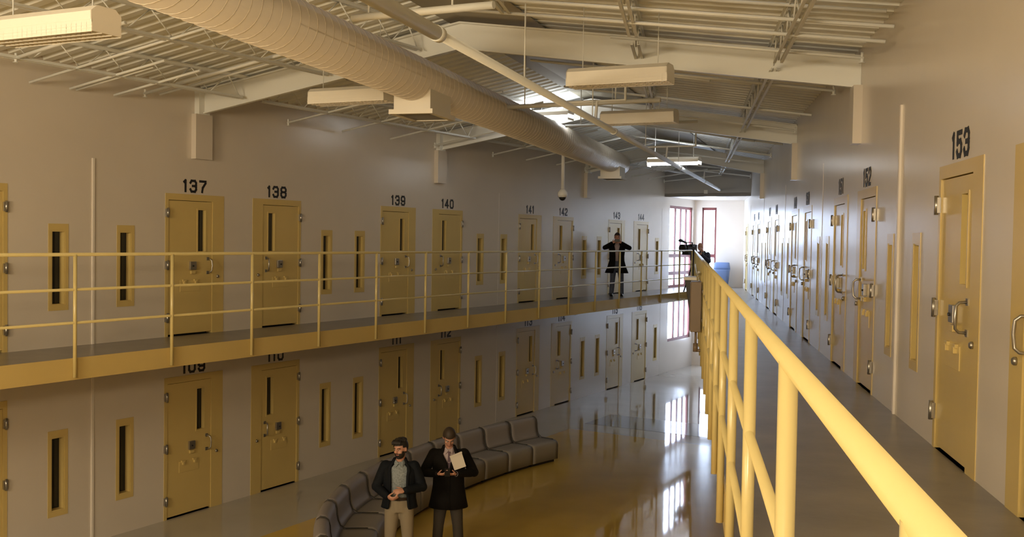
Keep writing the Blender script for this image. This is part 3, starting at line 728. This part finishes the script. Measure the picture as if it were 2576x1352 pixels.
def limb(b, pts, rs, n=14, flat=1.0):
    """tapered limb through joints with rounded ends and joints"""
    pts = [V3(p) for p in pts]; P = []; Rr = []
    for i in range(len(pts)-1):
        k = 5
        for j in range(k): f = j/k; P.append(pts[i].lerp(pts[i+1], f)); Rr.append(rs[i]+(rs[i+1]-rs[i])*f)
    P.append(pts[-1]); Rr.append(rs[-1]); b.tube(P, Rr, n)
    for p, r in zip(pts, rs): b.ell(p, (r, r, r), None, 12, 8)
def hand(b, W, f, n_, side, curl=.5, sc=1.0, spread=.0):
    """W wrist, f forward, n_ palm normal, side = direction of the thumb edge"""
    W = V3(W); f = V3(f).normalized(); n_ = V3(n_); n_ = (n_-f*n_.dot(f)).normalized(); u = f.cross(n_)
    if u.dot(V3(side)) < 0: u = -u
    M = Matrix((f, u, n_)).transposed().to_4x4(); M.translation = W+f*.05*sc
    b.ell((0, 0, 0), (.055*sc, .042*sc, .018*sc), M, 14, 8)
    b.ell((-.045*sc, 0, 0), (.03*sc, .028*sc, .02*sc), M, 10, 6)
    for i, ln in enumerate((.070, .078, .073, .058)):
        base = W+f*(.088-.006*abs(i-1))*sc+u*(.030-.020*i)*sc; d = (f+u*(.12-.08*i)*(1+spread)).normalized(); p = base-f*.012; pts = [p]; a = curl*(.45+.08*i)
        for seg in (.45, .32, .23):
            d = (d*cos(a)+n_*sin(a)).normalized(); p = p+d*(ln*seg+.006)*sc; pts.append(p); 
            nn_ = n_
            a = curl*.8
        b.tube(pts, [.0095*sc, .009*sc, .0085*sc, .007*sc], 8); b.ell(pts[-1], (.007*sc,)*3, None, 8, 6)
    p = W+f*.025*sc+u*.03*sc; pts = [p]; d = (f*.55+u*.75+n_*.35).normalized()
    for seg, a in ((.035, 0), (.032, .35), (.026, .35)):
        d = (d*cos(a)+(f*.8+n_*.6)*sin(a)).normalized(); p = p+d*seg*sc; pts.append(p)
    b.tube(pts, [.013*sc, .0115*sc, .0105*sc, .008*sc], 8); b.ell(pts[-1], (.008*sc,)*3, None, 8, 6)
def head_parts(b, M):
    b.ell((0, .012, .035), (.077, .096, .100), M, 20, 14)
    b.ell((0, -.022, -.035), (.060, .066, .072), M, 18, 12)
    b.ell((0, -.052, -.083), (.030, .028, .022), M, 12, 8)
    b.ell((0, -.096, -.012), (.0125, .022, .016), M, 10, 8); b.tube([(0, -.082, .028), (0, -.103, -.008)], [.008, .011], 8, True, M)
    b.ell((0, -.078, .034), (.052, .018, .011), M, 12, 8)
    for sx in (-1, 1):
        b.ell((sx*.079, .012, -.002), (.011, .022, .032), M, 10, 8); b.ell((sx*.042, -.062, -.02), (.02, .02, .018), M, 10, 8)
    b.ell((0, -.084, -.052), (.023, .012, .009), M, 10, 6)
def person(name, label, M, P, look):
    """P joints in local metres: z up, the figure faces -y, x positive to the viewer's right"""
    root = empty(name, M, label, 'person')
    H = V3(P['head']); HM = Matrix.Translation(H) @ Matrix.Rotation(P.get('turn', 0), 4, 'Z') @ Matrix.Rotation(P.get('nod', 0), 4, 'X') @ Matrix.Rotation(P.get('tilt', 0), 4, 'Y')
    # the body, one continuous surface
    b = B(); head_parts(b, HM); neck = V3(P['neck'])
    b.tube([neck+V3((0, 0, -.06)), neck, HM @ V3((0, .02, -.05))], [.066, .056, .055], 16)
    X, Y = V3(P.get('shx', (1, 0, 0))), V3(P.get('shy', (0, 1, 0))); hip = V3(P['hip']); ch = neck+V3((0, 0, -.17))
    b.loft([(hip+V3((0, 0, -.08)), .13, .09, X, Y), (hip, .165, .105, X, Y), (hip+V3((0, 0, .12)), .14, .095, X, Y), (ch, .165, .11, X, Y), (ch+V3((0, 0, .10)), .15, .08, X, Y), (neck+V3((0, 0, -.02)), .07, .055, X, Y)])
    for s_ in ('l', 'r'):
        S, E_, W = (V3(P[k+s_]) for k in ('sh', 'el', 'wr'))
        limb(b, [S, E_, W], [.050, .040, .027])
        hand(b, W, P['hf'+s_], P['hn'+s_], P['hu'+s_], P.get('curl'+s_, .6))
        hp, kn, an = (V3(P[k+s_]) for k in ('hp', 'kn', 'an'))
        limb(b, [hp, kn, an], [.082, .052, .036]); b.ell(an+V3((0, -.07, -.045)), (.045, .12, .035))
    solid(b, 'body', SKIN, root, M, .0085, 2)
    # face
    for sx in (-1, 1):
        b = B(); b.ell((sx*.031, -.0755, .012), (.0115, .009, .0055), HM, 12, 8); b.build('eye', EYEW, root)
        b = B(); b.ell((sx*.031, -.0855, .012), (.0055, .003, .0055), HM, 10, 6); b.build('iris', EYED, root)
        b = B(); b.tube([(sx*.013, -.092, .034), (sx*.032, -.092, .040), (sx*.052, -.079, .034)], .0042, 6, True, HM); b.build('eyebrow', look['hair'] or HAIRBR, root)
    b = B(); b.ell((0, -.091, -.050), (.021, .007, .0065), HM, 12, 6); b.build('lips', LIPS, root)
    # hair
    if look['hair']:
        vol = look.get('vol', 1.0); b = B()
        def keep(c): return (c.z > .075 - .0*c.y and c.y < -.045) or (c.y >= -.045 and c.z > .045) or (c.y > .012 and c.z > -.055)
        for k_, sc in enumerate((1.07*vol, 1.10*vol)): b.ell((0, .016, .038), (.081*sc, .100*sc, .104*sc), HM, 32, 22, lambda c: keep(c))
        if look.get('fringe'):
            for i in range(11): x = -.055+.011*i; b.tube([(x, -.045, .13), (x*1.1, -.080, .112), (x*1.12+.004, -.093, .080+.006*(i % 3))], [.014, .012, .004], 6, True, HM)
            for i in range(8): b.ell((.052*cos(i*.8), .02+.058*sin(i*.8), .115), (.034, .034, .028), HM, 10, 8)
        b.build('hair', look['hair'], root)
    if look.get('beard'):
        b = B(); b.ell((0, -.026, -.045), (.066, .071, .074), HM, 28, 20, lambda c: (c.z < -.035 and c.y < .02 and not (abs(c.x) < .024 and c.z > -.062 and c.y < -.07)) or (abs(c.x) > .055 and c.z < -.005 and c.y < .015))
        b.ell((0, -.088, -.036), (.030, .010, .006), HM, 14, 6); b.ell((0, -.055, -.093), (.034, .034, .022), HM, 14, 8); b.build('beard', look['hair'], root)
    # trousers
    b = B(); b.loft([(hip+V3((0, 0, -.12)), .165, .115, X, Y), (hip, .178, .12, X, Y), (hip+V3((0, 0, .09)), .165, .112, X, Y)])
    for s_ in ('l', 'r'):
        hp, kn, an = (V3(P[k+s_]) for k in ('hp', 'kn', 'an')); limb(b, [hp, kn, an+V3((0, 0, -.01))], [.105, .075, .066], 16)
    solid(b, 'trousers', look['trousers'], root, M, .013, 3)
    for s_ in ('l', 'r'):
        an = V3(P['an'+s_]); b = B(); b.ell(an+V3((0, -.075, -.045)), (.05, .145, .042)); b.ell(an+V3((0, .01, -.03)), (.045, .06, .055)); b.box(an.x-.045, an.x+.045, an.y-.19, an.y+.06, an.z-.085, an.z-.06)
        solid(b, 'shoe', BLKP, root, M, .009, 2)
    # shirt
    b = B(); b.loft([(hip+V3((0, 0, .04)), .168, .118, X, Y), (hip+V3((0, 0, .2)), .165, .118, X, Y), (ch, .185, .128, X, Y), (ch+V3((0, 0, .1)), .165, .098, X, Y), (neck+V3((0, 0, -.035)), .085, .07, X, Y), (neck+V3((0, 0, .0)), .067, .064, X, Y)])
    b.build('shirt', look['shirt'], root)
    b = B(); nk = neck
    for sx in (-1, 1):
        b.add([nk+V3((sx*.066, .0, .03)), nk+V3((sx*.045, -.055, .02)), nk+V3((sx*.008, -.085, -.02)), nk+V3((sx*.045, -.105, -.06)), nk+V3((sx*.078, -.04, -.015)),
               nk+V3((sx*.060, .0, .026)), nk+V3((sx*.040, -.05, .016)), nk+V3((sx*.006, -.078, -.022)), nk+V3((sx*.043, -.098, -.064)), nk+V3((sx*.072, -.036, -.02))], [(0,1,2,3,4), (9,8,7,6,5), (0,5,6,1), (1,6,7,2), (2,7,8,3), (3,8,9,4), (4,9,5,0)])
    b.build('shirt_collar', look['shirt'], root)
    if look.get('tie'):
        b = B(); b.add([nk+V3((-.018, -.098, -.028)), nk+V3((.018, -.098, -.028)), nk+V3((.012, -.112, -.06)), nk+V3((.034, -.152, -.36)), nk+V3((0, -.152, -.41)), nk+V3((-.034, -.152, -.36)), nk+V3((-.012, -.112, -.06)),
            nk+V3((-.016, -.09, -.03)), nk+V3((.016, -.09, -.03)), nk+V3((.012, -.10, -.06)), nk+V3((.032, -.142, -.36)), nk+V3((0, -.142, -.40)), nk+V3((-.032, -.142, -.36)), nk+V3((-.012, -.10, -.06))],
            [(0,1,2,6), (6,2,3,4,5), (8,7,13,9), (13,12,11,10,9), (0,7,8,1), (1,8,9,2), (2,9,10,3), (3,10,11,4), (4,11,12,5), (5,12,13,6), (6,13,7,0)]); b.build('tie', look['tie'], root)
    if look.get('belt'):
        b = B(); z = hip+V3((0, 0, .065)); b.loft([(z+V3((0,0,-.02)), .172, .122, X, Y), (z+V3((0,0,.02)), .172, .122, X, Y)], caps=False); b.box(-.025+z.x, .025+z.x, z.y-.130, z.y-.12, z.z-.022, z.z+.022); b.build('belt', look['belt'], root)
    # coat: an open shell with sleeves
    g = look['gap']; low = look['hem']; b = B(); fl = look.get('flare', 1.0)
    zz = [neck+V3((0, .0, .035)), neck+V3((0, .0, -.01)), neck+V3((0, 0, -.055)), ch+V3((0, 0, .07)), ch, ch.lerp(hip, .5), hip+V3((0, 0, .05))]
    rr = [(.082, .078), (.10, .092), (.17, .11), (.222, .135), (.225, .158), (.205, .155), (.21, .155)]
    if low < hip.z: zz += [V3((hip.x, hip.y, (hip.z+low)/2)), V3((hip.x, hip.y, low))]; rr += [(.225*fl, .165*fl), (.235*fl*fl, .170*fl*fl)]
    rings = [(c, rx, ry, X, Y) for c, (rx, ry) in zip(zz, rr)]
    gaps = look['gaps']
    cnt = 37; o0 = len(b.v)
    for (c, rx, ry, ax, ay), gp in zip(rings, gaps):
        for j in range(cnt):
            th = -pi/2+gp+(2*pi-2*gp)*j/(cnt-1); b.v.append(tuple(c+ax*rx*cos(th)+ay*ry*sin(th)))
    for i in range(len(rings)-1):
        for j in range(cnt-1): b.f.append([o0+i*cnt+j, o0+i*cnt+j+1, o0+(i+1)*cnt+j+1, o0+(i+1)*cnt+j]); b.mi.append(0); b.sm.append(True)
    o = b.build('coat', look['coat'], root)
    md = o.modifiers.new('thick', 'SOLIDIFY'); md.thickness = .014; md.offset = 0
    b = B()
    for s_ in ('l', 'r'):
        S, E_, W = (V3(P[k+s_]) for k in ('sh', 'el', 'wr')); Wc = E_.lerp(W, .93)
        limb(b, [S+V3((0, 0, -.005)), E_, Wc], [.078, .066, .050], 16); b.ell(S.lerp(ch+V3((0, 0, .07)), .35), (.09, .08, .075))
        if look.get('cuff'):
            c_ = B(); c_.tube([E_.lerp(W, .9), E_.lerp(W, 1.02)], .036, 14); c_.build('shirt_cuff', look['cuff'], root)
    solid(b, 'coat_sleeves', look['coat'], root, M, .012, 3)
    b = B()      # lapels following the front edges
    for sx, j in ((1, 0), (-1, cnt-1)):
        q = []
        for i in range(len(rings)):
            c, rx, ry, ax, ay = rings[i]; gp = gaps[i]; wl = (.05 if 1 <= i <= 3 else .028)
            a = -pi/2+gp*sx; a2 = a+sx*(wl/max(rx, .1))
            q += [c+ax*(rx+.010)*cos(a)+ay*(ry+.010)*sin(a), c+ax*(rx+.016)*cos(a2)+ay*(ry+.016)*sin(a2)]
        o0 = len(b.v); b.v += [tuple(x) for x in q]; 
        for i in range(len(rings)-1): b.f.append([o0+2*i, o0+2*i+1, o0+2*i+3, o0+2*i+2]); b.mi.append(0); b.sm.append(True)
    o = b.build('lapel', look['coat'], root); md = o.modifiers.new('thick', 'SOLIDIFY'); md.thickness = .008
    return root
NAVY = mat('navy_wool', (.006, .008, .012), .8, spec=.2); COATB = mat('black_wool', (.007, .006, .0055), .85, spec=.15)
KHAKI = mat('khaki_cotton', (.27, .22, .15), .8); CHAR = mat('charcoal_trousers', (.045, .038, .032), .8)
JEANS = mat('blue_denim', (.07, .085, .13), .8, noise=(14, .25)); SHG = mat('gray_blue_shirt', (.22, .25, .27), .7, noise=(60, .35))
SHP = mat('pale_pink_shirt', (.42, .34, .36), .7); TIE = mat('plum_tie', (.10, .055, .085), .5); BELT = mat('brown_belt', (.035, .018, .010), .4)
PAPER = mat('paper', (.75, .70, .64), .6); DNAVY = mat('dark_blue_jacket', (.03, .033, .06), .7)
def std(**k):
    P = dict(head=(0, -.02, 1.665), neck=(0, .01, 1.50), hip=(0, .01, .96), shl=(.185, .01, 1.435), shr=(-.185, .01, 1.435),
             hpl=(.09, .01, .90), hpr=(-.09, .01, .90), knl=(.115, -.01, .50), knr=(-.115, -.01, .50), anl=(.125, .02, .085), anr=(-.125, .02, .085))
    P.update(k); return P
def face_cam(x, y, z, extra=0):
    return Matrix.Translation((x, y, z)) @ Matrix.Rotation(atan2(y, x)-pi/2+extra, 4, 'Z')
# bearded man, hands together before the belt, looking to his right
P = std(head=(.01, -.03, 1.66), turn=radians(-28), nod=radians(8), tilt=radians(-3), ell=(.30, -.02, 1.17), elr=(-.30, -.02, 1.17), wrl=(.09, -.24, 1.17), wrr=(-.13, -.24, 1.09),
        hfl=(-.8, -.35, .05), hnl=(-.2, .6, -.75), hul=(0, -.3, 1), hfr=(.85, -.4, -.25), hnr=(.1, .7, .6), hur=(.2, -.5, .8), curll=.75, curlr=.8)
man1 = person('person', 'bearded dark haired man in an open navy jacket and khaki trousers beside the sofa', face_cam(-1.42, 12.98, 0, radians(-6)), P,
    dict(hair=HAIRB, fringe=True, beard=True, vol=1.03, trousers=KHAKI, shirt=SHG, belt=BELT, coat=NAVY, gap=.4, hem=.90, gaps=[.9, .85, .62, .50, .46, .50, .56, .56, .60]))
# man in a black overcoat reading his phone
P = std(head=(0, -.075, 1.70), neck=(0, .0, 1.545), nod=radians(38), turn=radians(4), hip=(0, .01, .98), shl=(.205, .01, 1.47), shr=(-.205, .01, 1.47), ell=(.345, -.03, 1.22), elr=(-.345, -.03, 1.22),
        wrl=(.10, -.30, 1.26), wrr=(-.15, -.30, 1.26), hfl=(-.85, -.35, .0), hnl=(-.3, .3, .9), hul=(-.2, -.8, .4), hfr=(.85, -.35, 0), hnr=(.3, .3, .9), hur=(.2, -.8, .4), curll=.75, curlr=.75, knl=(.13, -.01, .5), knr=(-.13, -.01, .5), anl=(.16, .02, .085), anr=(-.16, .02, .085))
man2 = person('person', 'short haired man in a black overcoat and tie looking down at his phone', face_cam(-.82, 13.62, 0), P,
    dict(hair=HAIRBR, trousers=CHAR, shirt=SHP, tie=TIE, coat=COATB, gap=.2, hem=.74, flare=1.06, cuff=SHP, gaps=[.85, .75, .52, .28, .10, -.04, -.04, -.04, -.02]))
b = B(); b.box(-.036, .036, -.005, .005, -.07, .07)
o = b.build('phone', BLKP, None, man2.matrix_world @ Matrix.Translation((-.02, -.385, 1.30)) @ Matrix.Rotation(radians(-55), 4, 'X'), bevel=.004); tag(o, 'black phone held in both hands by the man in the overcoat', 'phone')
b = B()
for i in range(4): b.add([(-.10+.002*i, -.004*i, -.11), (.10, -.004*i, -.115-.002*i), (.105, -.004*i+.01, .125), (-.105, -.004*i, .115-.004*i), (-.10+.002*i, -.004*i-.003, -.11), (.10, -.004*i-.003, -.115-.002*i), (.105, -.004*i+.007, .125), (-.105, -.004*i-.003, .115-.004*i)], [(3,2,1,0),(4,5,6,7),(0,1,5,4),(1,2,6,5),(2,3,7,6),(3,0,4,7)])
b.box(-.106, .106, -.02, .004, .105, .128)
o = b.build('paper_sheaf', PAPER, None, man2.matrix_world @ Matrix.Translation((.12, -.265, 1.42)) @ Matrix.Rotation(radians(20), 4, 'Z') @ Matrix.Rotation(radians(-8), 4, 'X') @ Matrix.Rotation(radians(-17), 4, 'Y') @ Matrix.Scale(.84, 4)); tag(o, 'folded sheaf of white paper tucked under the arm of the man in the overcoat', 'paper')
# man on the far walkway photographing with a phone
P = std(ell=(.35, -.08, 1.38), elr=(-.35, -.08, 1.38), wrl=(.125, -.26, 1.52), wrr=(-.135, -.26, 1.52), shl=(.19, .0, 1.44), shr=(-.19, .0, 1.44), hfl=(-.75, -.2, .5), hnl=(0, .85, -.3), hul=(0, -.2, 1), hfr=(.75, -.2, .5), hnr=(0, .85, -.3), hur=(0, -.2, 1), curll=.5, curlr=.5,
        knl=(.13, -.01, .5), knr=(-.11, -.01, .5), anl=(.15, .02, .085), anr=(-.14, .02, .085), nod=radians(4))
WMAN = (2.99, 28.62)
man3 = person('person', 'man in a long black coat and jeans photographing from the far left walkway', face_cam(WMAN[0], WMAN[1], FU), P,
    dict(hair=HAIRBR, trousers=JEANS, shirt=SHP, coat=COATB, gap=.3, hem=.66, flare=1.19, cuff=SHP, gaps=[.8, .7, .5, .32, .25, .22, .22, .25, .3]))
b = B(); b.box(-.075, .075, -.005, .005, -.037, .037)
o = b.build('phone', BLKP, None, man3.matrix_world @ Matrix.Translation((0, -.33, 1.585)), bevel=.004); tag(o, 'dark phone held sideways before the face of the man on the far walkway', 'phone')
# cameraman behind the far end of the railings
P = std(head=(-.03, -.06, 1.42), neck=(.04, .03, 1.27), hip=(.06, .12, .80), shl=(.21, .04, 1.20), shr=(-.14, .02, 1.21), turn=radians(-35), nod=radians(6), ell=(.25, -.12, .98), elr=(-.28, -.06, 1.04), wrl=(.02, -.25, 1.18), wrr=(-.28, -.22, 1.26),
        hfl=(-.8, -.3, .4), hnl=(0, .8, .3), hul=(0, 0, 1), hfr=(-.3, -.5, .6), hnr=(-.8, .2, 0), hur=(0, -.3, 1), hpl=(.15, .12, .76), hpr=(-.03, .12, .76), knl=(.18, -.06, .42), knr=(-.07, -.06, .42), anl=(.19, .06, .085), anr=(-.08, .06, .085))
man4 = person('person', 'bald cameraman in a dark blue jacket behind the far railing corner', face_cam(5.98, 31.75, FU), P,
    dict(hair=None, trousers=mat('olive_trousers', (.12, .10, .055), .8), shirt=SHG, coat=DNAVY, gap=.2, hem=.74, gaps=[.8, .7, .5, .2, .05, .03, .03, .03, .03]))
root = empty('video_camera', man4.matrix_world @ Matrix.Translation((-.36, -.12, 1.38)) @ Matrix.Rotation(radians(-35), 4, 'Z') @ Matrix.Scale(1.4, 4), 'black broadcast video camera held beside the cameraman', 'camera')
b = B(); b.box(-.09, .09, -.17, .17, -.15, .08); b.build('camera_body', BLKP, root, bevel=.012)
b = B(); b.tube([(0, -.17, .0), (0, -.22, .0), (0, -.23, .0), (0, -.30, .0)], [.06, .06, .085, .085], 16); b.build('lens', BLKP, root)
b = B(); b.tube([(0, -.12, .07), (0, -.12, .13), (0, .10, .13), (0, .10, .07)], .014, 8); b.build('carry_handle', BLKP, root)
b = B(); b.tube([(0, -.16, .13), (0, -.30, .16)], .026, 10); b.ell((0, -.34, .17), (.035, .08, .035)); b.build('microphone', BLKP, root)
b = B(); b.box(.06, .15, -.10, .0, .03, .09); b.tube([(.10, 0, .06), (.10, .09, .06)], .03, 10); b.build('viewfinder', BLKP, root)
root = empty('tripod', Matrix.Translation((5.66, 31.35, FU)), 'black tripod column standing at the railing corner', 'tripod')
b = B(); b.tube([(0, 0, .35), (0, 0, 1.32)], .03, 12); b.tube([(0, 0, .78), (0, 0, 1.31)], .042, 12); b.tube([(0, 0, 1.3), (0, 0, 1.36)], .06, 12); b.build('centre_column', BLKP, root)
for i in range(3):
    a = 2.1*i+.6; b = B(); b.tube([(0, 0, .95), (.28*cos(a), .28*sin(a), .02)], .02, 8); b.ell((.28*cos(a), .28*sin(a), .02), (.03, .03, .02)); b.build('leg', BLKP, root)
